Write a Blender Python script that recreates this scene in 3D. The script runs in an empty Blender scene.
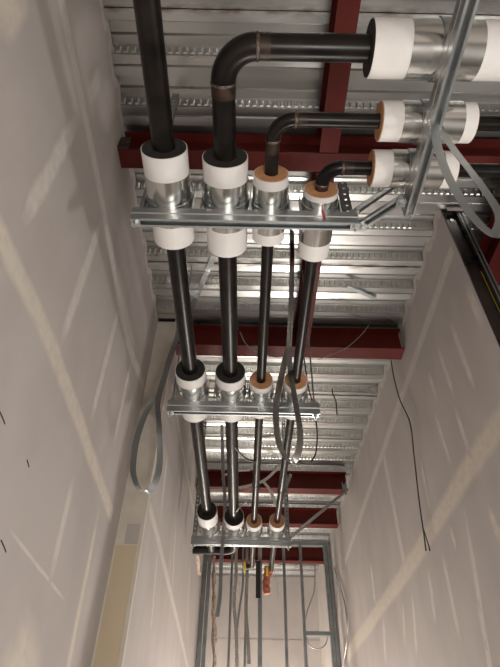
import bpy, bmesh, math, random
from mathutils import Vector, Matrix
random.seed(7)
SC = bpy.context.scene
COL = SC.collection
# ------------------------------------------------------------------ camera
CAMZ = 1.55; F = 500.0; CX, CY = 250.0, 333.5
PITCH = math.atan(462.5 / F); ROLL = math.radians(1.15)
cR0 = Vector((1, 0, 0)); cU0 = Vector((0, -math.sin(PITCH), math.cos(PITCH))); cD = Vector((0, math.cos(PITCH), math.sin(PITCH)))
cR = cR0 * math.cos(ROLL) + cU0 * math.sin(ROLL)
cU = -cR0 * math.sin(ROLL) + cU0 * math.cos(ROLL)
cam_data = bpy.data.cameras.new('camera')
cam_data.sensor_fit = 'VERTICAL'; cam_data.sensor_height = 36.0
cam_data.lens = F / 667.0 * 36.0; cam_data.clip_start = 0.02; cam_data.clip_end = 100
cam = bpy.data.objects.new('camera', cam_data); COL.objects.link(cam)
M = Matrix((cR, cU, -cD)).transposed().to_4x4(); M.translation = Vector((0, 0, CAMZ))
cam.matrix_world = M
SC.camera = cam
# ------------------------------------------------------------------ world, lamps, exposure
world = bpy.data.worlds.new('world'); SC.world = world; world.use_nodes = True
world.node_tree.nodes['Background'].inputs[0].default_value = (1.0, 0.93, 0.85, 1)
world.node_tree.nodes['Background'].inputs[1].default_value = 0.05
def lamp(name, loc, power, col, radius=0.15, kind='POINT', target=None, spot=120):
    l = bpy.data.lights.new(name, kind); l.energy = power; l.color = col
    if kind == 'AREA':
        l.shape = 'RECTANGLE'; l.size, l.size_y = radius
    else:
        l.shadow_soft_size = radius
    if kind == 'SPOT':
        l.spot_size = math.radians(spot); l.spot_blend = 0.6
    o = bpy.data.objects.new(name, l); COL.objects.link(o); o.location = loc
    if target is not None:
        o.rotation_euler = (Vector(target) - Vector(loc)).to_track_quat('-Z', 'Y').to_euler()
    return o
WARM = (1.0, 0.93, 0.865)
lamp('fill_lamp_near', (0.55, -0.55, 0.75), 75, WARM, 0.3)  # unseen lamp added for light from below near the camera, no fixture
lamp('fill_lamp_mid', (0.8, 5.5, 0.5), 125, WARM, 0.3)  # unseen lamp added low down to brighten the mid corridor
lamp('fill_lamp_far', (-0.15, 9.55, 1.0), 175, (1.0, 0.92, 0.82), 0.12)  # unseen lamp added to brighten the far room and streak through the studs
lamp('fill_lamp_side_room', (3.1, 0.4, 1.0), 75, (1.0, 0.95, 0.9), 0.18)  # unseen lamp added to light the open side room
vs = SC.view_settings
vs.view_transform = 'Standard'; vs.look = 'None'; vs.gamma = 1.0; vs.exposure = 0.9
vs.use_curve_mapping = False

# ------------------------------------------------------------------ pixel helpers (direction only; the surface gives the distance)
def ray(x, y): return cD + cR * ((x - CX) / F) - cU * ((y - CY) / F)
def atX(x, y, X): r = ray(x, y); return Vector((0, 0, CAMZ)) + r * (X / r.x)
def atY(x, y, Y): r = ray(x, y); return Vector((0, 0, CAMZ)) + r * (Y / r.y)
def atZ(x, y, Z): r = ray(x, y); return Vector((0, 0, CAMZ)) + r * ((Z - CAMZ) / r.z)

# ------------------------------------------------------------------ materials
def nodes_mat(name):
    m = bpy.data.materials.new(name); m.use_nodes = True
    nt = m.node_tree; b = nt.nodes['Principled BSDF']
    return m, nt, b
def mat(name, c1, c2=None, rough=0.5, metal=0.0, scale=8.0, detail=4.0, rough_var=0.0, bump=0.0, bump_scale=60.0, stretch=(1, 1, 1), lo=0.35, hi=0.65, coat=0.0, spec=0.5):
    m, nt, b = nodes_mat(name); N, L = nt.nodes, nt.links
    tc = N.new('ShaderNodeNewGeometry')
    mp = N.new('ShaderNodeMapping'); mp.inputs['Scale'].default_value = stretch
    L.new(tc.outputs['Position'], mp.inputs['Vector'])
    nz = N.new('ShaderNodeTexNoise'); nz.inputs['Scale'].default_value = scale; nz.inputs['Detail'].default_value = detail
    L.new(mp.outputs['Vector'], nz.inputs['Vector'])
    cr = N.new('ShaderNodeValToRGB')
    cr.color_ramp.elements[0].position = lo; cr.color_ramp.elements[1].position = hi
    cr.color_ramp.elements[0].color = (*c1, 1); cr.color_ramp.elements[1].color = (*(c2 or c1), 1)
    L.new(nz.outputs['Fac'], cr.inputs['Fac']); L.new(cr.outputs['Color'], b.inputs['Base Color'])
    b.inputs['Roughness'].default_value = rough; b.inputs['Metallic'].default_value = metal
    b.inputs['Coat Weight'].default_value = coat; b.inputs['Specular IOR Level'].default_value = spec
    if rough_var:
        mr = N.new('ShaderNodeMapRange'); mr.inputs['To Min'].default_value = rough - rough_var; mr.inputs['To Max'].default_value = rough + rough_var
        mr.inputs['From Min'].default_value = 0.3; mr.inputs['From Max'].default_value = 0.7
        L.new(nz.outputs['Fac'], mr.inputs['Value']); L.new(mr.outputs['Result'], b.inputs['Roughness'])
    if bump:
        n2 = N.new('ShaderNodeTexNoise'); n2.inputs['Scale'].default_value = bump_scale; n2.inputs['Detail'].default_value = 3
        L.new(mp.outputs['Vector'], n2.inputs['Vector'])
        bp = N.new('ShaderNodeBump'); bp.inputs['Strength'].default_value = bump; bp.inputs['Distance'].default_value = 0.004
        L.new(n2.outputs['Fac'], bp.inputs['Height']); L.new(bp.outputs['Normal'], b.inputs['Normal'])
    return m
DZ = 4.75                     # underside of the deck's low flutes
DP = 0.300; DC = 0.818        # flute pitch, centre of a low flute (also a side lap)
MT = {}
MT['drywall'] = mat('drywall_paper', (0.425, 0.389, 0.368), (0.475, 0.436, 0.412), 0.85, scale=3.0, bump=0.05, bump_scale=30, stretch=(1, 1, 0.6))
MT['mud'] = mat('joint_compound', (0.53, 0.49, 0.445), (0.585, 0.545, 0.50), 0.8, scale=10, bump=0.1, bump_scale=40)
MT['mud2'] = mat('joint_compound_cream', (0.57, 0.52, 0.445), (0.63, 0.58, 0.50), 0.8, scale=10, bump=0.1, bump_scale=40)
MT['board_edge'] = mat('beige_board', (0.56, 0.46, 0.32), (0.62, 0.52, 0.38), 0.75, scale=3, stretch=(1, 1, 0.2))
MT['galv'] = mat('galvanised_steel', (0.46, 0.485, 0.49), (0.52, 0.54, 0.54), 0.36, 1.0, scale=7, detail=2, rough_var=0.04)
MT['galv_dark'] = mat('dull_galvanised_steel', (0.27, 0.295, 0.305), (0.33, 0.355, 0.36), 0.42, 0.9, scale=7, detail=2, rough_var=0.05)
MT['shield'] = mat('bright_sheet_steel', (0.68, 0.68, 0.65), (0.73, 0.73, 0.70), 0.2, 1.0, scale=4, detail=2, rough_var=0.03, stretch=(1, 1, 1))
MT['strap'] = mat('band_steel', (0.50, 0.50, 0.48), (0.56, 0.56, 0.54), 0.27, 1.0, scale=3, rough_var=0.03)
MT['pipe'] = mat('black_steel_pipe', (0.004, 0.0035, 0.003), (0.014, 0.011, 0.009), 0.3, 0.0, scale=9, rough_var=0.02, coat=0.0, spec=0.24)
MT['rust'] = mat('rusty_pipe_steel', (0.014, 0.010, 0.008), (0.050, 0.024, 0.015), 0.45, 0.3, scale=26, rough_var=0.12)
MT['weld'] = mat('weld_bead', (0.05, 0.036, 0.028), (0.16, 0.13, 0.11), 0.4, 0.6, scale=60)
MT['strut'] = mat('strut_steel', (0.36, 0.385, 0.39), (0.42, 0.44, 0.445), 0.38, 0.95, scale=5, detail=2, rough_var=0.04)
MT['post'] = mat('dark_perforated_steel', (0.09, 0.095, 0.10), (0.13, 0.135, 0.14), 0.45, 0.8)
MT['jacket'] = mat('white_jacket', (0.70, 0.685, 0.665), (0.75, 0.735, 0.715), 0.55, scale=6)
MT['foam'] = mat('black_foam', (0.012, 0.011, 0.010), (0.022, 0.02, 0.018), 0.9, scale=40, bump=0.4, bump_scale=120)
MT['cork'] = mat('orange_insulation', (0.44, 0.215, 0.10), (0.54, 0.285, 0.145), 0.85, scale=35, bump=0.4, bump_scale=140)
MT['primer'] = mat('red_oxide_primer', (0.080, 0.0095, 0.0065), (0.105, 0.0135, 0.0095), 0.5, scale=5, rough_var=0.08, spec=0.22)
MT['jamb'] = mat('dark_jamb_steel', (0.055, 0.045, 0.045), (0.09, 0.075, 0.07), 0.30, 0.9, scale=6, rough_var=0.08)
MT['wire'] = mat('dark_wire', (0.05, 0.05, 0.05), (0.10, 0.10, 0.10), 0.4, 0.6)
MT['wire_light'] = mat('galvanised_wire', (0.35, 0.34, 0.32), (0.45, 0.44, 0.42), 0.4, 0.8)
MT['concrete'] = mat('concrete', (0.17, 0.165, 0.158), (0.24, 0.232, 0.222), 0.8, scale=3, bump=0.2)
MT['red_paint'] = mat('red_marking', (0.35, 0.02, 0.02), (0.42, 0.03, 0.03), 0.5)
MT['orange'] = mat('orange_plastic', (0.33, 0.085, 0.045), (0.42, 0.13, 0.07), 0.5, scale=20)
MT['yellow'] = mat('yellow_plastic', (0.75, 0.55, 0.03), None, 0.5)
MT['paper'] = mat('torn_facing', (0.28, 0.20, 0.155), (0.50, 0.39, 0.325), 0.8, scale=20)
MT['white_plastic'] = mat('white_plastic_strip', (0.60, 0.59, 0.56), (0.70, 0.69, 0.66), 0.4, 0.3)
# deck: galvanised with mill streaks and rust along the side laps
def deck_mat():
    m, nt, b = nodes_mat('galvanised_deck'); N, L = nt.nodes, nt.links
    g = N.new('ShaderNodeNewGeometry')
    mp = N.new('ShaderNodeMapping'); mp.inputs['Scale'].default_value = (0.7, 2.5, 2.5); L.new(g.outputs['Position'], mp.inputs['Vector'])
    n1 = N.new('ShaderNodeTexNoise'); n1.inputs['Scale'].default_value = 3; n1.inputs['Detail'].default_value = 4; L.new(mp.outputs['Vector'], n1.inputs['Vector'])
    c1 = N.new('ShaderNodeValToRGB'); c1.color_ramp.elements[0].position = .3; c1.color_ramp.elements[1].position = .7
    c1.color_ramp.elements[0].color = (0.56, 0.565, 0.55, 1); c1.color_ramp.elements[1].color = (0.63, 0.635, 0.62, 1); L.new(n1.outputs['Fac'], c1.inputs['Fac'])
    # rust near laps
    sx = N.new('ShaderNodeSeparateXYZ'); L.new(g.outputs['Position'], sx.inputs[0])
    a = N.new('ShaderNodeMath'); a.operation = 'SUBTRACT'; L.new(sx.outputs['Y'], a.inputs[0]); a.inputs[1].default_value = DC
    pp = N.new('ShaderNodeMath'); pp.operation = 'PINGPONG'; L.new(a.outputs[0], pp.inputs[0]); pp.inputs[1].default_value = DP * 3
    near = N.new('ShaderNodeMapRange'); near.inputs['From Min'].default_value = 0.0; near.inputs['From Max'].default_value = 0.045; near.inputs['To Min'].default_value = 1; near.inputs['To Max'].default_value = 0
    L.new(pp.outputs[0], near.inputs['Value'])
    mp2 = N.new('ShaderNodeMapping'); mp2.inputs['Scale'].default_value = (6, 20, 6); L.new(g.outputs['Position'], mp2.inputs['Vector'])
    n2 = N.new('ShaderNodeTexNoise'); n2.inputs['Scale'].default_value = 1.3; n2.inputs['Detail'].default_value = 5; L.new(mp2.outputs['Vector'], n2.inputs['Vector'])
    r2 = N.new('ShaderNodeMapRange'); r2.inputs['From Min'].default_value = .42; r2.inputs['From Max'].default_value = .68; L.new(n2.outputs['Fac'], r2.inputs['Value'])
    mu = N.new('ShaderNodeMath'); mu.operation = 'MULTIPLY'; L.new(near.outputs['Result'], mu.inputs[0]); L.new(r2.outputs['Result'], mu.inputs[1])
    mx = N.new('ShaderNodeMix'); mx.data_type = 'RGBA'; L.new(mu.outputs[0], mx.inputs['Factor']); L.new(c1.outputs['Color'], mx.inputs['A']); mx.inputs['B'].default_value = (0.12, 0.06, 0.03, 1)
    L.new(mx.outputs['Result'], b.inputs['Base Color'])
    inv = N.new('ShaderNodeMath'); inv.operation = 'SUBTRACT'; inv.inputs[0].default_value = 1; L.new(mu.outputs[0], inv.inputs[1]); L.new(inv.outputs[0], b.inputs['Metallic'])
    rr = N.new('ShaderNodeMapRange'); rr.inputs['From Min'].default_value = .3; rr.inputs['From Max'].default_value = .7; rr.inputs['To Min'].default_value = .27; rr.inputs['To Max'].default_value = .33
    L.new(n1.outputs['Fac'], rr.inputs['Value']); L.new(rr.outputs['Result'], b.inputs['Roughness'])
    return m
MT['deck'] = deck_mat()
def mud_mat(name, c, k=1.0):
    m = MT['drywall'].copy(); m.name = name; nt = m.node_tree; N, L = nt.nodes, nt.links; b = N['Principled BSDF']
    src = b.inputs['Base Color'].links[0].from_socket
    at = N.new('ShaderNodeAttribute'); at.attribute_name = 'feather'
    g = N.new('ShaderNodeNewGeometry'); nz = N.new('ShaderNodeTexNoise'); nz.inputs['Scale'].default_value = 22; nz.inputs['Detail'].default_value = 4; L.new(g.outputs['Position'], nz.inputs['Vector'])
    ml = N.new('ShaderNodeMapRange'); ml.inputs['From Min'].default_value = .25; ml.inputs['From Max'].default_value = .6; ml.inputs['To Min'].default_value = .55 * k; ml.inputs['To Max'].default_value = k; L.new(nz.outputs['Fac'], ml.inputs['Value'])
    mu = N.new('ShaderNodeMath'); mu.operation = 'MULTIPLY'; L.new(at.outputs['Fac'], mu.inputs[0]); L.new(ml.outputs['Result'], mu.inputs[1])
    mx = N.new('ShaderNodeMix'); mx.data_type = 'RGBA'; L.new(mu.outputs[0], mx.inputs['Factor']); L.new(src, mx.inputs['A']); mx.inputs['B'].default_value = (*c, 1)
    L.new(mx.outputs['Result'], b.inputs['Base Color']); return m
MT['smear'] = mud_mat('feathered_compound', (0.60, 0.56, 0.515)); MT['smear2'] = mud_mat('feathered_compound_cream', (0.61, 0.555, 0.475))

# ------------------------------------------------------------------ mesh helpers
class MB:
    def __init__(s): s.v = []; s.f = []; s.sm = []
    def add(s, vs, fs, smooth=False):
        o = len(s.v); s.v += [tuple(v) for v in vs]
        for f in fs: s.f.append(tuple(i + o for i in f)); s.sm.append(smooth)
        return s
    def box(s, a, b):
        x0, y0, z0 = a; x1, y1, z1 = b
        s.add([(x0, y0, z0), (x1, y0, z0), (x1, y1, z0), (x0, y1, z0), (x0, y0, z1), (x1, y0, z1), (x1, y1, z1), (x0, y1, z1)],
              [(3, 2, 1, 0), (4, 5, 6, 7), (0, 1, 5, 4), (1, 2, 6, 5), (2, 3, 7, 6), (3, 0, 4, 7)])
        return s
    def tube(s, pts, r, seg=20, caps=True, smooth=True, rs=None):
        pts = [Vector(p) for p in pts]; n = len(pts)
        t0 = (pts[1] - pts[0]).normalized()
        ref = Vector((0, 0, 1)) if abs(t0.z) < .9 else Vector((1, 0, 0))
        u = t0.cross(ref).normalized(); rings = []
        for i in range(n):
            t = ((pts[min(i + 1, n - 1)] - pts[max(i - 1, 0)])).normalized()
            u = (u - t * u.dot(t)).normalized(); w = t.cross(u)
            rr = rs[i] if rs else r
            rings.append([pts[i] + (u * math.cos(2 * math.pi * k / seg) + w * math.sin(2 * math.pi * k / seg)) * rr for k in range(seg)])
        vs = [v for rg in rings for v in rg]; fs = []
        for i in range(n - 1):
            for k in range(seg):
                fs.append((i * seg + k, i * seg + (k + 1) % seg, (i + 1) * seg + (k + 1) % seg, (i + 1) * seg + k))
        s.add(vs, fs, smooth)
        if caps:
            s.add(rings[0], [tuple(range(seg - 1, -1, -1))]); s.add(rings[-1], [tuple(range(seg))])
        return s
    def ribbon(s, pts, w, t, side=None):
        """flat band of width w (along side) and thickness t following pts"""
        pts = [Vector(p) for p in pts]; n = len(pts); vs = []
        for i in range(n):
            tg = (pts[min(i + 1, n - 1)] - pts[max(i - 1, 0)]).normalized()
            sd = side[i] if isinstance(side, list) else side
            sd = Vector(sd); sd = (sd - tg * sd.dot(tg)).normalized(); nn = tg.cross(sd)
            for a, b in ((-1, -1), (1, -1), (1, 1), (-1, 1)): vs.append(pts[i] + sd * (a * w / 2) + nn * (b * t / 2))
        fs = []
        for i in range(n - 1):
            for k in range(4): fs.append((i * 4 + k, i * 4 + (k + 1) % 4, i * 4 + 4 + (k + 1) % 4, i * 4 + 4 + k))
        fs += [(3, 2, 1, 0), (n * 4 - 4, n * 4 - 3, n * 4 - 2, n * 4 - 1)]
        return s.add(vs, fs)
    def prism(s, prof, p0, p1, u, w):
        """closed 2-D profile (a,b) swept from p0 to p1, a along u, b along w; profile may be non-convex (sides only + ngon caps)"""
        p0, p1, u, w = Vector(p0), Vector(p1), Vector(u), Vector(w); n = len(prof)
        vs = [p0 + u * a + w * b for a, b in prof] + [p1 + u * a + w * b for a, b in prof]
        fs = [(i, (i + 1) % n, n + (i + 1) % n, n + i) for i in range(n)] + [tuple(range(n - 1, -1, -1)), tuple(range(n, 2 * n))]
        return s.add(vs, fs)
    def build(s, name, m, parent=None, recalc=True):
        me = bpy.data.meshes.new(name); me.from_pydata(s.v, [], s.f)
        me.polygons.foreach_set('use_smooth', s.sm); me.materials.append(MT[m] if isinstance(m, str) else m)
        if recalc:
            bm = bmesh.new(); bm.from_mesh(me); bmesh.ops.recalc_face_normals(bm, faces=bm.faces); bm.to_mesh(me); bm.free()
        me.update()
        o = bpy.data.objects.new(name, me); COL.objects.link(o)
        if parent: put(o, parent)
        return o
def put(o, parent):
    o.parent = parent; o.matrix_parent_inverse = Matrix.Translation(-Vector(parent.location))
def tag(o, label, cat, group=None):
    o['label'] = label; o['category'] = cat
    if group: o['group'] = group
    return o
def thing(name, loc, label, cat, group=None):
    e = bpy.data.objects.new(name, None); COL.objects.link(e); e.location = loc; e.empty_display_size = .05
    return tag(e, label, cat, group)
def struct(name, loc=(0, 0, 0)):
    e = bpy.data.objects.new(name, None); COL.objects.link(e); e.location = loc; e['kind'] = 'structure'; e.empty_display_size = .1
    return e
def smooth_path(pts, n=6):
    """Catmull-Rom through points"""
    P = [Vector(p) for p in pts]; P = [P[0] * 2 - P[1]] + P + [P[-1] * 2 - P[-2]]; out = []
    for i in range(1, len(P) - 2):
        for k in range(n):
            t = k / n; a, b, c, d = P[i - 1], P[i], P[i + 1], P[i + 2]
            out.append(.5 * ((2 * b) + (c - a) * t + (2 * a - 5 * b + 4 * c - d) * t * t + (3 * b - a - 3 * c + d) * t ** 3))
    out.append(P[-2]); return out

# ------------------------------------------------------------------ setting: deck
def deck_period():
    # (offset from low-flute centre, height) over one pitch, starting at low centre, groove in each flat
    return [(0.0, 0.022), (0.007, 0.004), (0.060, 0.0), (0.086, 0.076), (0.142, 0.073), (0.150, 0.094), (0.158, 0.073), (0.210, 0.076), (0.240, 0.0), (0.293, 0.004), (0.300, 0.022)]
def zdeck(y):
    t = (y - DC) % DP; pr = deck_period()
    for (a, za), (b, zb) in zip(pr, pr[1:]):
        if a <= t <= b: return DZ + za + (zb - za) * ((t - a) / (b - a) if b > a else 0)
    return DZ
DX0, DX1 = -1.05, 4.6
ceil = struct('ceiling', (0, 0, DZ))
def deck_sheet():
    pr = deck_period(); prof = [(0.0015, -0.006), (0.003, 0.004)]
    for k in range(3):
        for i, (a, z) in enumerate(pr):
            if k == 0 and i < 1: continue
            if k == 2 and i == len(pr) - 1: continue
            if k > 0 and i == 0: continue
            prof.append((a + k * DP, z))
    prof.append((3 * DP - 0.0015, 0.004))
    m = MB(); n = len(prof); T = 0.0015
    for x in (DX0, DX1):
        for a, z in prof: m.v.append((x, a, z))
    for x in (DX0, DX1):
        for a, z in prof: m.v.append((x, a, z + T))
    for i in range(n - 1):
        m.f.append((i, i + 1, n + i + 1, n + i)); m.sm.append(False)
        m.f.append((2 * n + i, 3 * n + i, 3 * n + i + 1, 2 * n + i + 1)); m.sm.append(False)
    for i in (0, n - 1):
        m.f.append((i, n + i, 3 * n + i, 2 * n + i)); m.sm.append(False)
    return m
proto = deck_sheet().build('deck_panel', 'deck')
proto.location = (0, DC - 4 * 0.9, DZ); put(proto, ceil)
for k in range(-3, 11):
    c = proto.copy(); COL.objects.link(c); c.location = (0, DC + k * 0.9, DZ); put(c, ceil)
# embossments on the flute webs that face the corridor's near end
em = MB(); wv = Vector((0, 0.030, -0.075)).normalized(); wn = Vector((0, -0.075, -0.030)).normalized()
k = -2
while True:
    yc = DC + k * DP - 0.075; k += 1
    if yc > 10.4: break
    if yc < 0.35: continue
    x1 = 3.0 if yc < 2.4 else 1.42
    x = -0.9 + (0.02 if k % 2 else 0)
    while x < x1:
        ctr = Vector((x, yc, DZ + 0.0375)); e = Vector((1, 0, 0))
        a, b, c_, d = 0.014, 0.026, 0.008, 0.018
        vs = [ctr + e * (sx * a) + wv * (sy * b) for sx, sy in ((-1, -1), (1, -1), (1, 1), (-1, 1))] + [ctr + e * (sx * c_) + wv * (sy * d) + wn * 0.006 for sx, sy in ((-1, -1), (1, -1), (1, 1), (-1, 1))]
        em.add(vs, [(4, 5, 6, 7), (0, 1, 5, 4), (1, 2, 6, 5), (2, 3, 7, 6), (3, 0, 4, 7)])
        x += 0.044
eo = em.build('deck_embossing', 'deck', ceil, recalc=False); eo['kind'] = 'stuff'
# slab over the deck
MB().box((DX0, -2.8, DZ + 0.1), (DX1, 10.72, DZ + 0.2)).build('slab', 'concrete', ceil)

# ------------------------------------------------------------------ setting: floor and walls
fl = MB().box((-1.05, -2.8, -0.1), (4.6, 10.72, 0)).build('floor', 'concrete'); fl['kind'] = 'structure'
XR, XL1, XL2, YJ, YE, YF = 1.39, -0.85, -0.68, 3.32, 2.08, 10.5
T = 0.016
def top_profile(y0, y1, gap=0.004, jag=0.0):
    pts = []; y = y0
    while y < y1 - 1e-4:
        pts.append((y, zdeck(y) - gap - random.random() * jag)); y += 0.012
    pts.append((y1, zdeck(y1) - gap)); return pts
def wall_board(parent, X, sgn, y0, y1, z0, z1, m='drywall', name='drywall_panel'):
    """board on the plane x=X facing sgn, z1=None follows the deck"""
    mb = MB()
    if z1 is None:
        pr = [(y0, z0), (y1, z0)] + top_profile(y0, y1, jag=0.006)[::-1]
    else: pr = [(y0, z0), (y1, z0), (y1, z1), (y0, z1)]
    n = len(pr)
    if z1 is None:
        tp = top_profile(y0, y1, jag=0.006); vs = []; q = len(tp)
        for X_ in (X, X - sgn * T):
            vs += [(X_, y, z0) for y, z in tp] + [(X_, y, z) for y, z in tp]
        fs = []
        for s_ in (0, 2 * q):
            fs += [(s_ + i, s_ + i + 1, s_ + q + i + 1, s_ + q + i) for i in range(q - 1)]
        fs += [(q + i, q + i + 1, 3 * q + i + 1, 3 * q + i) for i in range(q - 1)] + [(i, i + 1, 2 * q + i + 1, 2 * q + i) for i in range(q - 1)]
        fs += [(0, q, 3 * q, 2 * q), (q - 1, 2 * q - 1, 4 * q - 1, 3 * q - 1)]
        mb.add(vs, fs)
    else:
        xs = sorted((X, X - sgn * T)); mb.box((xs[0], y0, z0), (xs[1], y1, z1))
    return mb.build(name, m, parent)
def mud(parent, X, sgn, pix, w, m='mud', taper=True, wob=0.12, t=0.0025, name='joint_compound'):
    """smear of joint compound, or the one painted reflection, on the wall plane x=X through photo pixels"""
    pts = smooth_path([atX(px, py, X) for px, py in pix], 8) if len(pix) > 2 else None
    if pts is None:
        a, b = atX(*pix[0], X), atX(*pix[1], X); nseg = max(6, int((b - a).length / 0.06)); pts = [a.lerp(b, i / nseg) for i in range(nseg + 1)]
    lo, hi = {XR: (YE + .012, YF), XL2: (YJ + .012, YF), XL1: (-2.7, YJ - .012)}[X]; pts = [p for p in pts if lo < p.y < hi]
    return mud_pts(parent, X, sgn, pts, w, m, taper, wob, t, name)
def mud_pts(parent, X, sgn, pts, w, m='mud', taper=True, wob=0.08, t=0.0025, name='joint_compound'):
    n = len(pts); w *= 1.55; L_, R_ = [], []; t = t if t > .004 else random.uniform(.0007, .0015)
    for i in range(n):
        tg = (pts[min(i + 1, n - 1)] - pts[max(i - 1, 0)]).normalized(); sd = Vector((0, -tg.z, tg.y))
        k = 1.0
        if taper:
            k = min(1, .45 + .55 * min(i, n - 1 - i) / max(1, n * .15))
        L_.append(pts[i] + sd * (w / 2 * k * (1 + random.uniform(-wob, wob)))); R_.append(pts[i] - sd * (w / 2 * k * (1 + random.uniform(-wob, wob))))
    def cl(v, dx): return (X + sgn * dx, v.y, v.z)
    vs = []; fe = []
    for q, (l, r) in enumerate(zip(L_, R_)):
        c = (l + r) / 2; e = min(1.0, min(q, n - 1 - q) / 2.0) if taper else 1.0
        vs += [cl(l, 0.0003), cl(c + (l - c) * .5, t), cl(c + (r - c) * .5, t), cl(r, 0.0003)]; fe += [0, e, e, 0]
    fs = [(i * 4 + k, i * 4 + k + 1, i * 4 + 5 + k, i * 4 + 4 + k) for i in range(n - 1) for k in range(3)]
    o = MB().add(vs, fs).build(name, {'mud': 'smear', 'mud2': 'smear2'}[m], parent)
    at = o.data.attributes.new('feather', 'FLOAT', 'POINT'); at.data.foreach_set('value', fe)
    return o
# --- left wall: near stretch, beige return, far stretch proud of it
wl = struct('wall_left', (XL1, 0, 0))
MB().box((-1.05, -2.8, 0), (XL1 - T, YJ + 0.02, DZ - .002)).build('wall_core', 'drywall', wl)
MB().box((-1.05, YJ + 0.02, 0), (XL2 - T, 10.72, DZ - .002)).build('wall_core', 'drywall', wl)
for (a, b) in ((-2.8, -0.5), (-0.5, 2.0), (2.0, YJ)):
    for (z0, z1) in ((0, 1.70), (1.70, 2.92), (2.92, 4.02)): wall_board(wl, XL1, 1, a, b, z0, z1)
for (a, b) in ((-2.8, 0.6), (0.6, YJ)): wall_board(wl, XL1, 1, a, b, 4.02, None)
for (a, b) in ((YJ, 5.7), (5.7, 8.2), (8.2, YF)):
    for (z0, z1) in ((0, 1.45), (1.45, 2.67), (2.67, 3.89)): wall_board(wl, XL2, 1, a, b, z0, z1)
for (a, b) in ((YJ, 6.9), (6.9, YF)): wall_board(wl, XL2, 1, a, b, 3.89, None)
MB().box((XL1, YJ - 0.002, 0), (XL2 - 0.0005, YJ + 0.02, 2.73)).build('return_board', 'board_edge', wl)
MB().box((XL1, YJ - 0.001, 2.73), (XL2 - 0.0005, YJ + 0.02, DZ - .003)).build('return_board', 'mud2', wl)
MB().box((XL1 + .06, YJ - 0.004, 2.74), (XL2 - .01, YJ - .001, 2.87)).build('joint_compound', 'drywall', wl)
for x0, x1, y0, y1 in ((XL2 - .022, XL2 + .0015, YJ - .0045, YJ - .001), (XL2 + .0001, XL2 + .002, YJ - .003, YJ + .03), (XL1 + .0002, XL1 + .012, YJ - .005, YJ - .0015)):
    MB().box((x0, y0, 0), (x1, y1, DZ - .01)).build('corner_bead', 'mud2', wl)
mud_glintL = [([(56, -25), (65, 20), (100, 190), (125, 330), (143, 385)], .075, 'mud', False), ([(-30, 170), (0, 235), (45, 330), (75, 410), (112, 516)], .085, 'mud2', False),
        ([(78, 117), (22, 225)], .075, 'mud', True), ([(101, 222), (60, 345)], .065, 'mud', True), ([(119, 308), (90, 424)], .055, 'mud', True),
        ([(131, 362), (113, 446)], .05, 'mud', True), ([(101, 70), (88, 102)], .075, 'mud', True), ([(28, -12), (-6, 30)], .11, 'mud2', True),
        ([(100, 505), (68, 667), (50, 760)], .05, 'mud2', True), ([(74, 474), (49, 585)], .05, 'mud', True), ([(8, 528), (66, 602)], .014, 'mud', True),  # first strip: a light reflection near the corner, painted as cream compound
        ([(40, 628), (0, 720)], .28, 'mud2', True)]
for pix, w, m, tp in mud_glintL: mud(wl, XL1, 1, pix, w, m, tp)
for (a, b) in (((0, 412), (5, 424)), ((1, 540), (6, 552)), ((27, 460), (29, 467))):
    p, q = atX(*a, XL1 + .0008), atX(*b, XL1 + .0008); MB().ribbon([p, (p + q) / 2 + Vector((0, .004, 0)), q], .006, .001, (0, 1, 0)).build('scuff_mark', 'rust', wl)
mudL2 = [([(140, 470), (163, 560), (186, 660), (195, 700)], .07, 'mud', False), ([(172, 385), (186, 470), (199, 540), (208, 590)], .06, 'mud', False),
         ([(168, 450), (160, 520)], .05, 'mud', True), ([(176, 520), (172, 590)], .06, 'mud', True), ([(158, 545), (150, 640)], .04, 'mud', True), ([(190, 560), (187, 640)], .07, 'mud', True)]
for pix, w, m, tp in mudL2: mud(wl, XL2, 1, pix, w, m, tp)
# --- right wall, ending at a steel jamb
wr = struct('wall_right', (XR, 0, 0))
MB().box((XR + T, YE + .012, 0), (XR + .14, 10.72, DZ - .002)).build('wall_core', 'drywall', wr)
for (a, b) in ((YE, 4.45), (4.45, 6.9), (6.9, YF)):
    for (z0, z1) in ((0, 0.58), (0.58, 1.80), (1.80, 3.03)): wall_board(wr, XR, -1, a, b, z0, z1)
for (a, b) in ((YE, 4.72), (4.72, 7.2), (7.2, YF)): wall_board(wr, XR, -1, a, b, 3.03, 4.21)
for (a, b) in ((YE, 3.6), (3.6, 6.1), (6.1, YF)): wall_board(wr, XR, -1, a, b, 4.21, None)
mudR = [([(459, 225), (447, 265), (383, 451), (360, 518), (345, 562)], .085, 'mud', False), ([(540, 360), (503, 418), (463, 478), (400, 580), (347, 655)], .13, 'mud2', False),
        ([(384, 456), (404, 562)], .085, 'mud', False), ([(454, 404), (471, 458)], .045, 'mud', True), ([(434, 410), (452, 468)], .04, 'mud', True),
        ([(464, 504), (489, 660), (500, 720)], .05, 'mud', True), ([(442, 552), (461, 645)], .05, 'mud', True), ([(450, 525), (457, 552)], .04, 'mud', True), ([(428, 564), (436, 628)], .05, 'mud', True),
        ([(488, 504), (502, 545)], .05, 'mud2', True), ([(437, 344), (455, 400)], .04, 'mud', True), ([(450, 322), (476, 392)], .045, 'mud', True), ([(428, 370), (438, 405)], .04, 'mud', True),
        ([(466, 282), (484, 330)], .06, 'mud', True), ([(412, 590), (417, 660)], .05, 'mud', True), ([(403, 600), (405, 650)], .04, 'mud', True), ([(383, 612), (386, 667)], .07, 'mud', True),
        ([(420, 455), (432, 520)], .04, 'mud', True), ([(370, 560), (376, 610)], .08, 'mud', True), ([(478, 600), (487, 650)], .04, 'mud', True)]
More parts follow.
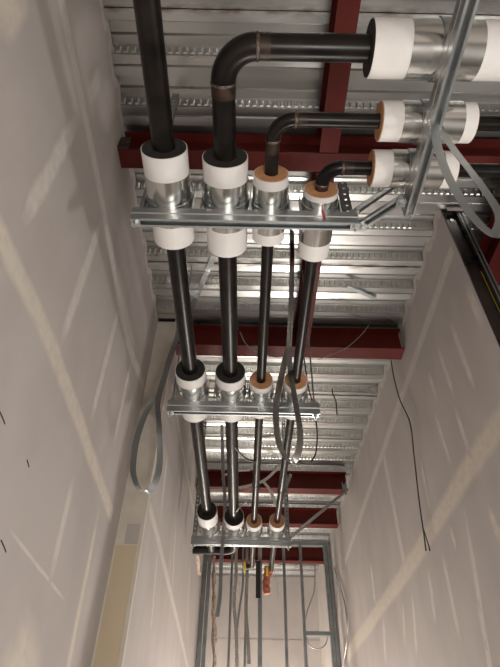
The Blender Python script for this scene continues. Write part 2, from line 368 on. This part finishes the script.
for pix, w, m, tp in mudR: mud(wr, XR, -1, pix, w, m, tp)
# fire-caulk smeared along the top of both walls where the boards meet the flutes
def caulk(parent, X, sgn, y0, y1):
    pts = []; y = y0
    while y < y1:
        zz = min(zdeck(y - .03), zdeck(y), zdeck(y + .03)); pts.append(Vector((X, y, zz - 0.03 - random.random() * .012))); y += 0.03
    mud_pts(parent, X, sgn, pts, .05, 'mud', False, .25, .003, 'fire_caulk')
caulk(wr, XR, -1, YE + .02, 8.3); caulk(wl, XL1, 1, 0.3, YJ - .03)
jb = struct('trim_1', (XR, YE, 0))
def chan(prof, p0, p1, u, w): return MB().prism(prof, p0, p1, u, w)
MB().box((XR + .004, YE - .012, 0), (XR + .085, YE + .010, DZ - .012)).build('jamb_channel', 'jamb', jb)
MB().box((XR + .088, YE - .035, 0), (XR + .135, YE + .010, DZ - .012)).build('jamb_stud', 'jamb', jb)
MB().box((XR + .098, YE - .040, 0), (XR + .108, YE - .0355, DZ - .012)).build('jamb_lip', 'galv_dark', jb)
MB().box((XR + .122, YE - .040, 0), (XR + .134, YE - .0355, DZ - .012)).build('jamb_lip', 'galv_dark', jb)
MB().box((XR + .0855, YE - .0125, 3.3), (XR + .0965, YE - .0122 + .0001, 4.05)).build('jamb_tape', 'yellow', jb)
MB().box((XR + .02, YE - .05, DZ - .075), (XR + .145, YE - .0405, DZ - .012)).build('jamb_clip', 'jamb', jb)
for z in (DZ - .16,): MB().box((XR + .03, YE - .02, z), (XR + .055, YE - .0125, z + .028)).build('jamb_clip', 'galv', jb)
# --- far wall, side-room wall, back wall
wf = struct('wall_far', (0, YF, 0))
for (x0, x1) in ((-.68 - T, .55), (.55, XR + T)):
    for z0, z1 in ((0, 1.22), (1.22, 2.44), (2.44, 3.66), (3.66, DZ - .003)):
        MB().box((x0, YF, z0), (x1, YF + T, z1)).build('drywall_panel', 'drywall', wf)
MB().box((-.7, YF - .0015, 3.655), (1.385, YF - .0001, 3.668)).build('joint_compound', 'wire_light', wf)
MB().box((-1.05, YF + T, 0), (XR + .14, 10.72, DZ - .003)).build('wall_core', 'drywall', wf)
wb = MB().box((-1.05, -2.9, 0), (4.6, -2.8, DZ + .08)).build('wall_back', 'drywall'); wb['kind'] = 'structure'
ws = MB().box((4.6, -2.8, 0), (4.7, 10.72, DZ + .08)).build('wall_side_room', 'drywall'); ws['kind'] = 'structure'
wp = MB().box((XR + .14, 3.9, 0), (4.6, 4.0, DZ - .002)).build('wall_side_end', 'drywall'); wp['kind'] = 'structure'

# ------------------------------------------------------------------ steel beams
BZ = 4.5
def beam(p0, p1, wid, label, z0=BZ, z1=DZ - .004):
    p0, p1 = Vector((*p0, 0)), Vector((*p1, 0)); d = (p1 - p0).normalized(); s = Vector((-d.y, d.x, 0)); tf, tw = .012, .009
    c = (p0 + p1) / 2; t = thing('steel_beam', (c.x, c.y, z0), label, 'beam', 'red primed steel beams')
    up = Vector((0, 0, 1))
    def part(n, a, za, zb):
        MB().prism([(-a, za), (a, za), (a, zb), (-a, zb)], p0, p1, s, up).build(n, 'primer', t)
    part('bottom_flange', wid / 2, z0, z0 + tf); part('web', tw / 2, z0 + tf, z1 - tf); part('top_flange', wid / 2, z1 - tf, z1)
    return t
beam((XL1 + .002, 1.585), (3.9, 1.585), .125, 'red cross beam behind the elbows, nearest of the cross beams')
b2 = beam((-.67, 3.425), (XR - .004, 3.425), .15, 'red cross beam in mid corridor, its end at the right wall')
beam((-.67, 6.22), (XR - .07, 6.22), .16, 'red cross beam carrying the clamp of the far diagonal brace')
beam((-.67, 7.36), (XR - .03, 7.36), .14, 'red cross beam just above the farthest pipe rack header')
beam((-.67, 8.93), (XR - .03, 8.93), .14, 'red cross beam seen behind the steel studs')
beam((.468, -2.7), (.468, 1.515), .116, 'red lengthwise beam crossing above the large horizontal pipe')
beam((.468, 1.655), (.468, 3.345), .116, 'red lengthwise beam running alongside the rightmost pipe')
beam((1.86, 1.66), (1.86, 3.88), .16, 'red beam past the end of the right wall')
tag(MB().box((XL1 + .0045, 1.50, 4.49), (XL1 + .075, 1.515, 4.62)).build('fire_stop_collar', 'rust'), 'brown paper collar where the nearest cross beam meets the left wall', 'collar')

# ------------------------------------------------------------------ pipes
ST = 3.40; RB, RS = .098, .077; PB, PS = .046, .0285
PX = [-.368, -.118, .076, .295]
def arc(c, a0, a1, r, n=10):  # in XY plane at height c.z
    return [Vector((c[0] + r * math.cos(a0 + (a1 - a0) * i / n), c[1] + r * math.sin(a0 + (a1 - a0) * i / n), c[2])) for i in range(n + 1)]
def ring(p, d, r, t, w, name, m, parent):
    p = Vector(p); d = Vector(d).normalized()
    return MB().tube([p - d * w, p - d * w * .4, p + d * w * .4, p + d * w], r, 24, True, True, [r, r + t, r + t, r]).build(name, m, parent)
def pipe_run(label, x, r, z, ys, ye, elbow_near=None, elbow_far=None):
    """pipe along +Y; elbow_near=(Y of cross leg, X end, bend radius): turns towards +X at the near end; elbow_far likewise towards -X"""
    t = thing('steel_pipe', (x, (ys + ye) / 2, z), label, 'pipe', 'black steel pipes')
    y0, y1 = ys, ye
    if elbow_near:
        Yc, xe, br = elbow_near; y0 = Yc + br
        MB().tube(arc((x + br, Yc + br, z), math.pi, 1.5 * math.pi, br, 14), r * 1.03, 28).build('elbow', 'pipe', t)
        MB().tube([(x + br, Yc, z), (xe, Yc, z)], r, 28).build('pipe_length', 'pipe', t)
        ring((x, y0, z), (0, 1, 0), r, .0035, .007, 'weld', 'weld', t); ring((x + br, Yc, z), (1, 0, 0), r, .0035, .007, 'weld', 'weld', t)
        MB().tube([(x, y0 + .007, z), (x, y0 + .05, z)], r + .0006, 28, False).build('heat_mark', 'rust', t)
        MB().tube([(x + br + .007, Yc, z), (x + br + .045, Yc, z)], r + .0006, 28, False).build('heat_mark', 'rust', t)
    if elbow_far:
        Yc, xe, br = elbow_far; y1 = Yc - br
        MB().tube(arc((x - br, Yc - br, z), 0, .5 * math.pi, br, 14), r * 1.03, 28).build('elbow', 'pipe', t)
        MB().tube([(x - br, Yc, z), (xe, Yc, z)], r, 28).build('pipe_length', 'pipe', t)
        ring((x, y1, z), (0, 1, 0), r, .0035, .007, 'weld', 'weld', t)
    MB().tube([(x, y0, z), (x, y1, z)], r, 28).build('pipe_length', 'pipe', t)
    return t
pipe_run('leftmost thick black pipe running straight out of the top of the picture', PX[0], PB, ST + RB, -2.5, 5.513)
pipe_run('thick black pipe with the largest elbow, bending right at the top', PX[1], PB, ST + RB, 0, 5.4, (.609, 3.8, .125), (5.56, -.57, .13))
p3 = pipe_run('thin black pipe with the middle elbow, third from the left', PX[2], PS, ST + RS, 0, 5.95, (.857, 3.8, .085))
p4 = pipe_run('thin black pipe with the lowest elbow, rightmost of the four', PX[3], PS, ST + RS, 0, 6.15, (1.055, 3.8, .076))
MB().tube(arc((PX[2] - .07, 5.95, ST + RS), 0, .5 * math.pi, .07, 10), PS * 1.03, 20).build('elbow', 'rust', p3)
MB().tube([(PX[2] - .07, 6.02, ST + RS), (PX[2] - .10, 6.02, ST + RS)], PS * 1.12, 20).build('end_cap', 'white_plastic', p3)
ring((PX[2], 3.95, ST + RS), (0, 1, 0), PS, .005, .012, 'weld', 'rust', p3)
ring((PX[3], 4.05, ST + RS), (0, 1, 0), PS, .005, .012, 'weld', 'rust', p4)
ring((PX[3], 6.12, ST + RS), (0, 1, 0), PS, .004, .03, 'end_cap', 'orange', p4)

# ------------------------------------------------------------------ insulated pipe supports
def support(ctr, ax, R, r, a0, a1, s0, s1, b0, b1, dark, label):
    """ctr: point on the pipe axis (coordinate along the run replaced by a/s/b values); ax 'Y' or 'X'
       a: insulation ends, s: shield ends, b: clamp ends; the strut lies under the clamp"""
    t = thing('pipe_support', (ctr[0], (a0 + a1) / 2, ST) if ax == 'Y' else ((a0 + a1) / 2, ctr[1], ST), label, 'pipe support', 'insulated pipe supports')
    zc = ST + R
    def P(c, ang, rad):
        o = math.sin(ang) * rad; z = zc - math.cos(ang) * rad       # ang 0 = underside
        return Vector((ctr[0] + o, c, z)) if ax == 'Y' else Vector((c, ctr[1] + o, z))
    def shell(c0, c1, ri, ro, A0, A1, n, name, m, closed=False, smooth=True):
        mb = MB(); vs = []
        for c in (c0, c1):
            for rad in (ri, ro):
                vs += [P(c, A0 + (A1 - A0) * i / n, rad) for i in range(n + (0 if closed else 1))]
        q = n if closed else n + 1; fs = []; end = []
        for i in range(n):
            j = (i + 1) % q
            fs.append((q + i, q + j, 3 * q + j, 3 * q + i)); fs.append((i, 2 * q + i, 2 * q + j, j))
            end += [(i, j, q + j, q + i), (2 * q + i, 3 * q + i, 3 * q + j, 2 * q + j)]
        if not closed: end += [(0, q, 3 * q, 2 * q), (q - 1, 3 * q - 1, 4 * q - 1, 2 * q - 1)][:1] + [(q - 1, 2 * q - 1, 4 * q - 1, 3 * q - 1)]
        o = len(mb.v); mb.add(vs, fs, smooth)
        mb.add(vs, end, False)
        return mb.build(name, m, t)
    ringm = 'foam' if dark else 'cork'
    shell(a0 + .004, a1 - .004, r + .0015, R - .0065, 0, 2 * math.pi, 40, 'insulation', ringm, True)
    j = shell(a0 + .007, a1 - .007, R - .006, R - .0025, 0, 2 * math.pi, 40, 'jacket', 'jacket', True)
    shell(s0, s1, R - .0022, R, -2.0, 2.0, 36, 'shield', 'shield')
    shell(b0, b1, R + .0005, R + .0045, -1.95, -.16, 16, 'clamp_half', 'galv'); shell(b0, b1, R + .0005, R + .0045, .16, 1.95, 16, 'clamp_half', 'galv')
    # upright clamp legs rising beside the shield, and their feet on the strut
    bm_ = (b0 + b1) / 2
    for s_ in ((-1, 1) if ax == 'Y' else ()):
        def Q(c, o, z): return Vector((ctr[0] + o, c, z)) if ax == 'Y' else Vector((c, ctr[1] + o, z))
        mb = MB(); o0, o1 = s_ * (R + .006), s_ * (R + .0095)
        v = [Q(c, o, z) for c in (b0, b1) for o in (o0, o1) for z in (ST + .001, ST + R * 1.75)]
        mb.add(v, [(0, 1, 3, 2), (4, 6, 7, 5), (0, 4, 5, 1), (2, 3, 7, 6), (0, 2, 6, 4), (1, 5, 7, 3)])
        mb.build('clamp_leg', 'galv', t)
    return t
racks = [dict(y0=1.216, dx0=-.515, dx1=.45, nm='nearest rack'), dict(y0=2.64, dx0=-.515, dx1=.452, nm='middle rack'), dict(y0=4.905, dx0=-.53, dx1=.44, nm='farthest rack')]
INS = [  # per rack, per pipe: a0, a1, s0, s1
    [(.987, 1.45, 1.10, 1.325), (1.02, 1.49, 1.12, 1.345), (1.08, 1.42, 1.13, 1.355), (1.15, 1.505, 1.18, 1.41)],
    [(2.44, 2.91, 2.53, 2.755), (2.455, 2.90, 2.54, 2.765), (2.505, 2.85, 2.56, 2.785), (2.50, 2.855, 2.555, 2.78)],
    [(4.54, 5.00, 4.73, 4.965), (4.66, 5.09, 4.76, 4.985), (4.70, 5.05, 4.79, 5.015), (4.69, 5.05, 4.78, 5.005)]]
ordn = ['leftmost', 'second from left', 'third from left', 'rightmost']
rkn = ['nearest strut rack', 'middle strut rack', 'farthest strut rack']
for ri, rk in enumerate(racks):
    for pi in range(4):
        a0, a1, s0, s1 = INS[ri][pi]; big = pi < 2; R = RB if big else RS
        support((PX[pi], 0), 'Y', R, PB if big else PS, a0, a1, s0, s1, rk['y0'], rk['y0'] + .041, big,
                ('wide white support with black foam end, ' if big else 'narrow white support with orange insulation end, ') + ordn[pi] + ' on the ' + rkn[ri])
cross = [(.609, RB, PB, True, .395, .98, .53, .775, 'largest white support with black end on the horizontal pipe, top right'),
         (.857, RS, PS, False, .478, .845, .56, .79, 'white support with orange end on the middle horizontal pipe, right'),
         (1.055, RS, PS, False, .484, .835, .565, .775, 'white support with orange end on the lowest horizontal pipe, right')]
CSX = .63
for Y, R, r, dark, a0, a1, s0, s1, lab in cross:
    support((0, Y), 'X', R, r, a0, a1, s0, s1, CSX, CSX + .041, dark, lab)

# ------------------------------------------------------------------ strut racks
def strut_prof(h=.041, w=.041, t=.003, lip=.010):
    """C channel, opening downwards (b axis up), centred in a, top at b=0"""
    a = w / 2
    return [(-a, -.005), (-a + .005, 0), (a - .005, 0), (a, -.005), (a, -h), (a - lip, -h), (a - lip, -h + t * 2), (a - lip + t, -h + t * 2), (a - t, -h + t), (a - t, -t), (-a + t, -t), (-a + t, -h + t), (-a + lip - t, -h + t * 2), (-a + lip, -h + t * 2), (-a + lip, -h), (-a, -h)]
def strut(p0, p1, up, parent, name='channel', m='galv', h=.041, w=.041):
    p0, p1, up = Vector(p0), Vector(p1), Vector(up); d = (p1 - p0).normalized(); up = (up - d * up.dot(d)).normalized(); s = d.cross(up)
    pr = strut_prof(h, w); mb = MB(); n = len(pr)
    vs = [p0 + s * a + up * b for a, b in pr] + [p1 + s * a + up * b for a, b in pr]
    fs = [(i, (i + 1) % n, n + (i + 1) % n, n + i) for i in range(n)]
    mb.add(vs, fs)
    return mb.build(name, m, parent)
def post(x, y, z0, z1, parent, face=(0, -1, 0), m='galv_dark', name='perforated_post'):
    """perforated channel: holed face plus two flanges"""
    f_ = Vector(face); s = Vector((0, 0, 1)).cross(f_); mb = MB(); w, t = .041, .0025; hw = .006; pitch = .048
    o = Vector((x, y, 0)); up = Vector((0, 0, 1))
    def slab(a0, a1, b0, b1, za, zb):
        vs = [o + s * a + f_ * b + up * z for z in (za, zb) for a, b in ((a0, b0), (a1, b0), (a1, b1), (a0, b1))]
        mb.add(vs, [(3, 2, 1, 0), (4, 5, 6, 7), (0, 1, 5, 4), (1, 2, 6, 5), (2, 3, 7, 6), (3, 0, 4, 7)])
    slab(-w / 2, -hw, 0, t, z0, z1); slab(hw, w / 2, 0, t, z0, z1)
    slab(-w / 2, -w / 2 + t, -.03, 0, z0, z1); slab(w / 2 - t, w / 2, -.03, 0, z0, z1)
    z = z0
    while z < z1:
        slab(-hw, hw, 0, t, z, min(z + .034, z1)); z += pitch
    return mb.build(name, m, parent)
def hexnut(c, d, r, h, parent, name='nut', m='galv'):
    c = Vector(c); d = Vector(d); return MB().tube([c, c + d * h], r, 6, True, False).build(name, m, parent)
rl = ['nearest galvanised strut rack carrying four vertical-running pipes below the elbows', 'middle galvanised strut rack with four pipe supports', 'farthest galvanised strut rack, just before the steel studs']
for ri, rk in enumerate(racks):
    yc = rk['y0'] + .0205; t = thing('strut_rack', ((rk['dx0'] + rk['dx1']) / 2, yc, ST), rl[ri], 'strut rack', 'trapeze strut racks')
    strut((rk['dx0'], yc, ST - .0412), (rk['dx1'], yc, ST - .0412), (0, 0, -1), t, 'channel', 'strut')
    strut((rk['dx0'], yc, ST - .0414), (rk['dx1'], yc, ST - .0414), (0, 0, 1), t, 'channel', 'strut')
    for x in (rk['dx0'] + .025, rk['dx1'] - .03):
        zt = DZ - .002
        if x > 0 and ri == 0:
            x += .012; post(x, yc + .04, ST + .002, 3.74, t, (0, -1, 0), 'post')
        elif ri == 1: MB().tube([(x, yc, ST - .1), (x, yc, zt)], .0055, 8).build('threaded_rod', 'galv_dark', t)
        else: post(x, yc + .04, ST + .002, zt, t, (0, -1, 0))
        MB().box((x - .02, yc - .018, ST + .001), (x + .02, yc + .036, ST + .006)).build('angle_bracket', 'galv', t)
        MB().box((x - .02, yc + .031, ST + .006), (x + .02, yc + .0365, ST + .055)).build('angle_bracket', 'galv', t)
        hexnut((x, yc, ST - .086), (0, 0, -1), .012, .012, t); MB().tube([(x, yc, ST - .097), (x, yc, ST - .115)], .005, 8).build('bolt', 'galv', t)
        MB().box((x - .019, yc - .019, ST - .086), (x + .019, yc + .019, ST - .083)).build('square_washer', 'galv', t)
rm = atY(318, 217, 1.2315)
tag(MB().ribbon([Vector((.300, 1.2148, 3.40)), Vector((.303, 1.2148, 3.37)), Vector((.306, 1.2148, 3.335))], .011, .0012, (1, 0, 0)).build('marking_tag', 'red_paint'), 'small red marking stripe on the nearest strut rack', 'marking')
# strut under the three horizontal pipes
t = thing('cross_strut', (CSX + .02, .5, ST), 'galvanised strut slanting at top right under the three horizontal pipes', 'strut', 'single struts')
strut((CSX + .0205, -.35, ST - .0412), (CSX + .0205, 1.185, ST - .0412), (0, 0, -1), t, 'channel', 'galv')
strut((CSX + .0205, -.35, ST - .0414), (CSX + .0205, 1.185, ST - .0414), (0, 0, 1), t, 'channel', 'galv')
for y in (1.172, -.3):
    MB().tube([(CSX + .0205, y, ST - .11), (CSX + .0205, y, ST + .03 if y > 0 else DZ - .002)], .005, 8).build('threaded_rod', 'galv', t)
    hexnut((CSX + .0205, y, ST - .084), (0, 0, -1), .011, .011, t)
    MB().box((CSX + .003, y - .018, ST + .001), (CSX + .038, y + .016, ST + .005)).build('square_washer', 'galv', t)
# braces
def brace(p0, p1, label, h=.021):
    p0, p1 = Vector(p0), Vector(p1); t = thing('strut_brace', p0, label, 'brace', 'strut braces')
    strut(p0, p1, (0, 0, 1), t, 'channel', 'galv', h, .041)
    d = (p1 - p0).normalized()
    for p, s_ in ((p0, 1), (p1, -1)):
        c = p + d * s_ * .02
        MB().box((c.x - .018, c.y - .018, c.z - h - .012), (c.x + .018, c.y + .018, c.z - h - .0005)).build('hinge_plate', 'galv', t)
        hexnut((c.x, c.y, c.z - h - .012), (0, 0, -1), .011, .012, t)
    return t
brace(atZ(357, 226, 3.36), atZ(404, 196, 3.36), 'short galvanised brace tying the nearest rack to the slanting strut')
brace(atZ(352, 211, 3.45), atZ(432, 158, BZ - .002), 'galvanised brace rising from the nearest rack behind the lowest support')
bb = brace((.425, 4.97, 3.43), (1.27, 6.18, BZ - .012), 'long diagonal brace from the farthest rack up to the right wall')
MB().box((1.235, 6.10, BZ - .03), (1.30, 6.145, BZ + .05)).build('beam_clamp', 'galv_dark', bb)
for dx in (-.02, .02): MB().tube([(1.268 + dx, 6.12, BZ - .06), (1.268 + dx, 6.12, BZ + .09)], .006, 8).build('clamp_bolt', 'galv', bb)

# ------------------------------------------------------------------ metal straps and wires
def strap(pts, w, label, side=(1, 0, 0), t=.0012, m='strap', n=8, name='steel_strap', group='loose steel straps'):
    P = smooth_path(pts, n)
    return tag(MB().ribbon(P, w, t, side).build(name, m), label, 'strap', group)
def wire(pts, r, label, m='wire', n=8, group='hanging wires', name='tie_wire'):
    return tag(MB().tube(smooth_path(pts, n), r, 8).build(name, m), label, 'wire', group)
# big loop hanging by the left wall
pp = [(177, 338), (165, 375), (158, 400), (159, 425), (160, 455), (158, 474), (152, 488), (146, 492), (139, 489), (135, 480), (133, 466), (137, 438), (146, 412), (156, 397)]
Ys = [2.87, 2.9, 2.9, 2.9, 2.9, 2.905, 2.915, 2.925, 2.935, 2.945, 2.955, 2.96, 2.95, 2.935]
strap([atZ(214, 256, DZ - .02), atZ(206, 274, DZ - .03), atZ(194, 302, DZ - .17)] + [atY(x, y, Y) for (x, y), Y in zip(pp, Ys)], .046, 'long steel strap hanging in a teardrop loop beside the left wall', (.72, .69, 0), m='strut')
pp = [(291, 310), (289, 350), (291, 375), (296, 405), (300, 430), (299, 450), (293, 461), (286, 458), (279, 443), (276, 420), (277, 400), (281, 378), (287, 352)]
strap([atY(292, 230, 2.27), atY(292, 262, 2.30)] + [atY(x, y, 2.40 + .004 * i) for i, (x, y) in enumerate(pp)], .042, 'steel strap looped in front of the middle strut rack', (.85, .5, 0))
pp = [(434, 121), (438, 148), (450, 180), (470, 213), (490, 233), (498, 231), (500, 216), (490, 198), (475, 177), (452, 147), (438, 124)]
ys = atZ(434, 121, ST - .086).y
strap([atY(x, y, ys + .004 * i) for i, (x, y) in enumerate(pp)], .032, 'wide steel strap hanging in a long loop at the upper right', (1, .15, 0), m='strut')  # darker strut steel stands in for the shade on this strap
# in front of the farthest rack
pp = [(222, 425), (223, 470), (225, 505), (223, 538), (221, 565), (220, 595), (217, 617)]
strap([atY(x, y, 4.72) for x, y in pp], .035, 'long straight strap hanging in front of the farthest rack', (1, .2, 0), m='strut')
pp = [(207, 491), (222, 490), (243, 487), (263, 481), (276, 470), (284, 462)]
strap([atY(x, y, 5.9) for x, y in pp], .045, 'pale strap lying across below the red beam', (0, .3, 1), m='white_plastic')
pp = [(222, 480), (225, 475), (236, 471), (250, 470)]
strap([atY(x, y, 5.9) for x, y in pp], .035, 'short pale strap curling off the thick pipe', (0, .3, 1), m='white_plastic')
pp = [(234, 514), (240, 507), (247, 501)]
strap([atZ(x, y, 3.455) for x, y in pp], .02, 'short straight pale strip over the second pipe', (0, .3, 1), m='white_plastic')
pp = [(262, 480), (270, 490), (274, 500), (275, 505)]
strap([atY(x, y, 5.9) for x, y in pp], .04, 'pale strap bending down beside the rightmost pipe', (1, .3, 0), m='white_plastic')
pp = [(291, 474), (285, 490), (280, 505), (277, 515)]
strap([atY(x, y, 5.8) for x, y in pp], .04, 'grey strap hanging right of the rightmost pipe', (1, .3, 0))
# under the deck, middle bay
pp = [(372, 320), (362, 334), (346, 348), (330, 355), (318, 360)]
strap([atY(x, y, 3.30) for x, y in pp], .016, 'thin pale strap drooping across the mid red beam', (0, .6, .8), m='white_plastic')
pp = [(347, 287), (358, 291), (369, 296), (376, 299)]
strap([atZ(x, y, DZ - .02) for x, y in pp], .03, 'dark strap scrap lying against the deck right of the pipes', (0, 1, 0), m='galv_dark')
pp = [(238, 330), (239, 316), (246, 306), (258, 303), (268, 308)]
strap([atY(x, y, 3.335) for x, y in pp], .025, 'dark strap arching over the mid red beam', (.3, 1, 0), m='galv_dark')
pp = [(240, 332), (246, 344), (258, 352), (275, 357), (288, 356)]
wire([atY(x, y, 3.343) for x, y in pp], .006, 'curved wire drooping across the mid red beam', 'wire_light')
pp = [(238, 436), (262, 438), (290, 436), (320, 435), (350, 436)]
strap([atZ(x, y, DZ - .012) for x, y in pp], .04, 'bright strap running level behind the middle rack', (0, 1, .1))
pp = [(289, 459), (305, 464), (325, 463), (345, 466)]
strap([atZ(x, y, DZ - .012) for x, y in pp], .03, 'thin bright strap behind the end of the strap loop', (0, 1, .1))
wire([atY(x, y, 3.46) for x, y in [(304, 358), (308, 385), (313, 405), (317, 430), (316, 452), (311, 462)]], .006, 'dark wire hanging at the right end of the middle rack')
wire([atY(x, y, 4.35) for x, y in [(332, 372), (332, 390), (336, 402), (337, 415)]], .007, 'short dark wire hanging from the deck right of the middle rack')
wire([atZ(x, y, 3.46) for x, y in [(234, 446), (245, 458), (256, 462)]], .008, 'short dark wire between second and third pipe')
wire([atX(x, y, XR - .035) for x, y in [(391, 360), (394, 378), (400, 400), (410, 423), (414, 455), (419, 500), (424, 535), (426, 551)]], .0058, 'long dark wire hanging down the right wall')
wire([atX(x, y, XR - .033) for x, y in [(423, 528), (427, 540), (430, 551)]], .005, 'forked short end of the dark wire on the right wall')
wire([atY(x, y, 2.22) for x, y in [(290, 226), (290, 262), (291, 300), (290, 345)]], .0035, 'thin straight wire dropping between the two thin pipes', 'wire_light')

# ------------------------------------------------------------------ steel stud partition at the far end
YP = 8.4
sf = thing('stud_frame', (.35, YP, 0), 'open partition frame of steel studs at the far end of the corridor', 'stud frame')
def stud(x, w, d=.09, m='galv_dark', z1=4.60):
    mb = MB(); h = w / 2; t = .002
    pr = [(-h, 0), (h, 0), (h, d), (h - .012, d), (h - .012, d - t), (h - t, d - t), (h - t, t), (-h + t, t), (-h + t, d - t), (-h + .012, d - t), (-h + .012, d), (-h, d)]
    n = len(pr); vs = [(x + a, YP + b, z) for z in (.02, z1) for a, b in pr]
    mb.add(vs, [(i, (i + 1) % n, n + (i + 1) % n, n + i) for i in range(n)])
    return mb.build('stud', m, sf)
for x, w in ((-.645, .06), (-.575, .055), (-.215, .036), (.02, .036), (.235, .062), (.622, .042), (.897, .042), (1.30, .055), (1.36, .05)): stud(x, w)
MB().box((-.675, YP - .003, 4.60), (1.385, YP + .093, 4.665)).build('top_track', 'galv_dark', sf)
MB().box((-.675, YP - .003, 0.0), (1.385, YP + .093, 0.02)).build('bottom_track', 'galv_dark', sf)
MB().box((.918, YP, 3.30), (1.275, YP + .09, 3.355)).build('blocking', 'galv_dark', sf)
# things hanging around it
strap([atY(x, y, 7.40) for x, y in [(247, 532), (247, 575), (246, 610), (248, 640), (249, 664)]], .05, 'shiny strap hanging low before the steel studs', (1, .4, 0))
strap([atY(x, y, 7.38) for x, y in [(236, 532), (236, 575), (234, 600), (236, 630), (237, 667)]], .055, 'shiny twisted strap left of the lowest hanging strap', (1, .7, 0))
strap([atY(x, y, 7.41) for x, y in [(243, 532), (243, 580), (240, 605), (237, 628)]], .03, 'thin strap leaning against the twisted strap', (1, .2, 0), m='galv_dark')
tag(MB().ribbon([atY(258, 561, YP - .012), atY(258, 580, YP - .012), atY(258, 598, YP - .012)], .07, .018, (1, 0, 0)).build('slotted_strip', 'foam'), 'black slotted strip hanging in front of a stud', 'strip')
YS = 6.20
os_ = thing('orange_sleeve', atY(267, 580, YS), 'orange plastic sleeve hanging from the end of the rightmost pipe', 'sleeve')
MB().tube(smooth_path([atY(268, 567, YS), atY(267, 576, YS), atY(266, 585, YS), atY(267, 594, YS)], 4), .04, 10, True, True, [.043 + .007 * math.sin(i * 2.1) for i in range(13)]).build('sleeve_body', 'orange', os_)
MB().tube([(PX[3], 6.165, ST + RS), (PX[3] - .01, 6.20, ST + RS - .03), atY(268, 568, YS)], .024, 10).build('sleeve_neck', 'primer', os_)
MB().box((PX[2] - .098, 5.98, ST + RS - .06), (PX[2] - .072, 5.988, ST + RS + .04)).build('pipe_tag', 'yellow', p3)
MB().box((PX[3] - .055, 6.10, ST + RS - .06), (PX[3] - .0295, 6.115, ST + RS + .03)).build('pipe_tag', 'yellow', p4)
# torn facing along the left stud
random.seed(3)
P = []; W = []
pts = [atY(214, 556 + i * 6, YP - .03) for i in range(22)]
mb = MB(); vs = []
for p in pts:
    a, b = random.uniform(.01, .045), random.uniform(.01, .045)
    vs += [p + Vector((-a, random.uniform(-.02, .02), 0)), p + Vector((0, -.03, 0)), p + Vector((b, random.uniform(-.02, .02), 0)), p + Vector((0, .03, 0))]
n = len(pts)
mb.add(vs, [(i * 4 + k, i * 4 + (k + 1) % 4, i * 4 + 4 + (k + 1) % 4, i * 4 + 4 + k) for i in range(n - 1) for k in range(4)] + [(3, 2, 1, 0), (n * 4 - 4, n * 4 - 3, n * 4 - 2, n * 4 - 1)])
tag(mb.build('torn_insulation', 'paper'), 'ragged pinkish insulation edge along the leftmost stud', 'insulation')
pts = [atX(197 + .4 * i, 555 + i * 4, XL2 + .014) for i in range(6)]; mb = MB(); vs = []
for p in pts:
    a = random.uniform(.02, .04); vs += [p + Vector((-a, 0, 0)), p + Vector((0, -.012, 0)), p + Vector((a, 0, 0)), p + Vector((0, .012, 0))]
n = len(pts)
mb.add(vs, [(i * 4 + k, i * 4 + (k + 1) % 4, i * 4 + 4 + (k + 1) % 4, i * 4 + 4 + k) for i in range(n - 1) for k in range(4)] + [(3, 2, 1, 0), (n * 4 - 4, n * 4 - 3, n * 4 - 2, n * 4 - 1)])
tag(mb.build('torn_paper', 'paper'), 'torn scrap of paper facing on the left wall below the black cross pipe', 'paper scrap')
# looped cable beyond the studs
wire([atY(x, y, 8.93) for x, y in [(315, 562), (315, 575), (314, 592), (307, 612), (305, 628), (309, 644), (317, 649), (325, 645), (328, 636)]], .009, 'thin grey cable looping between the two right studs', 'wire_light')
wire([atX(x, y, XR - .03) for x, y in [(334, 568), (341, 590), (346, 610), (347, 640), (343, 667)]], .012, 'thin cable running down the far right wall beside the frame', 'wire_light')
wire([atY(x, y, 8.93) for x, y in [(273, 562), (277, 588), (279, 600)]], .006, 'short pale wire hanging right of the orange sleeve', 'white_plastic')
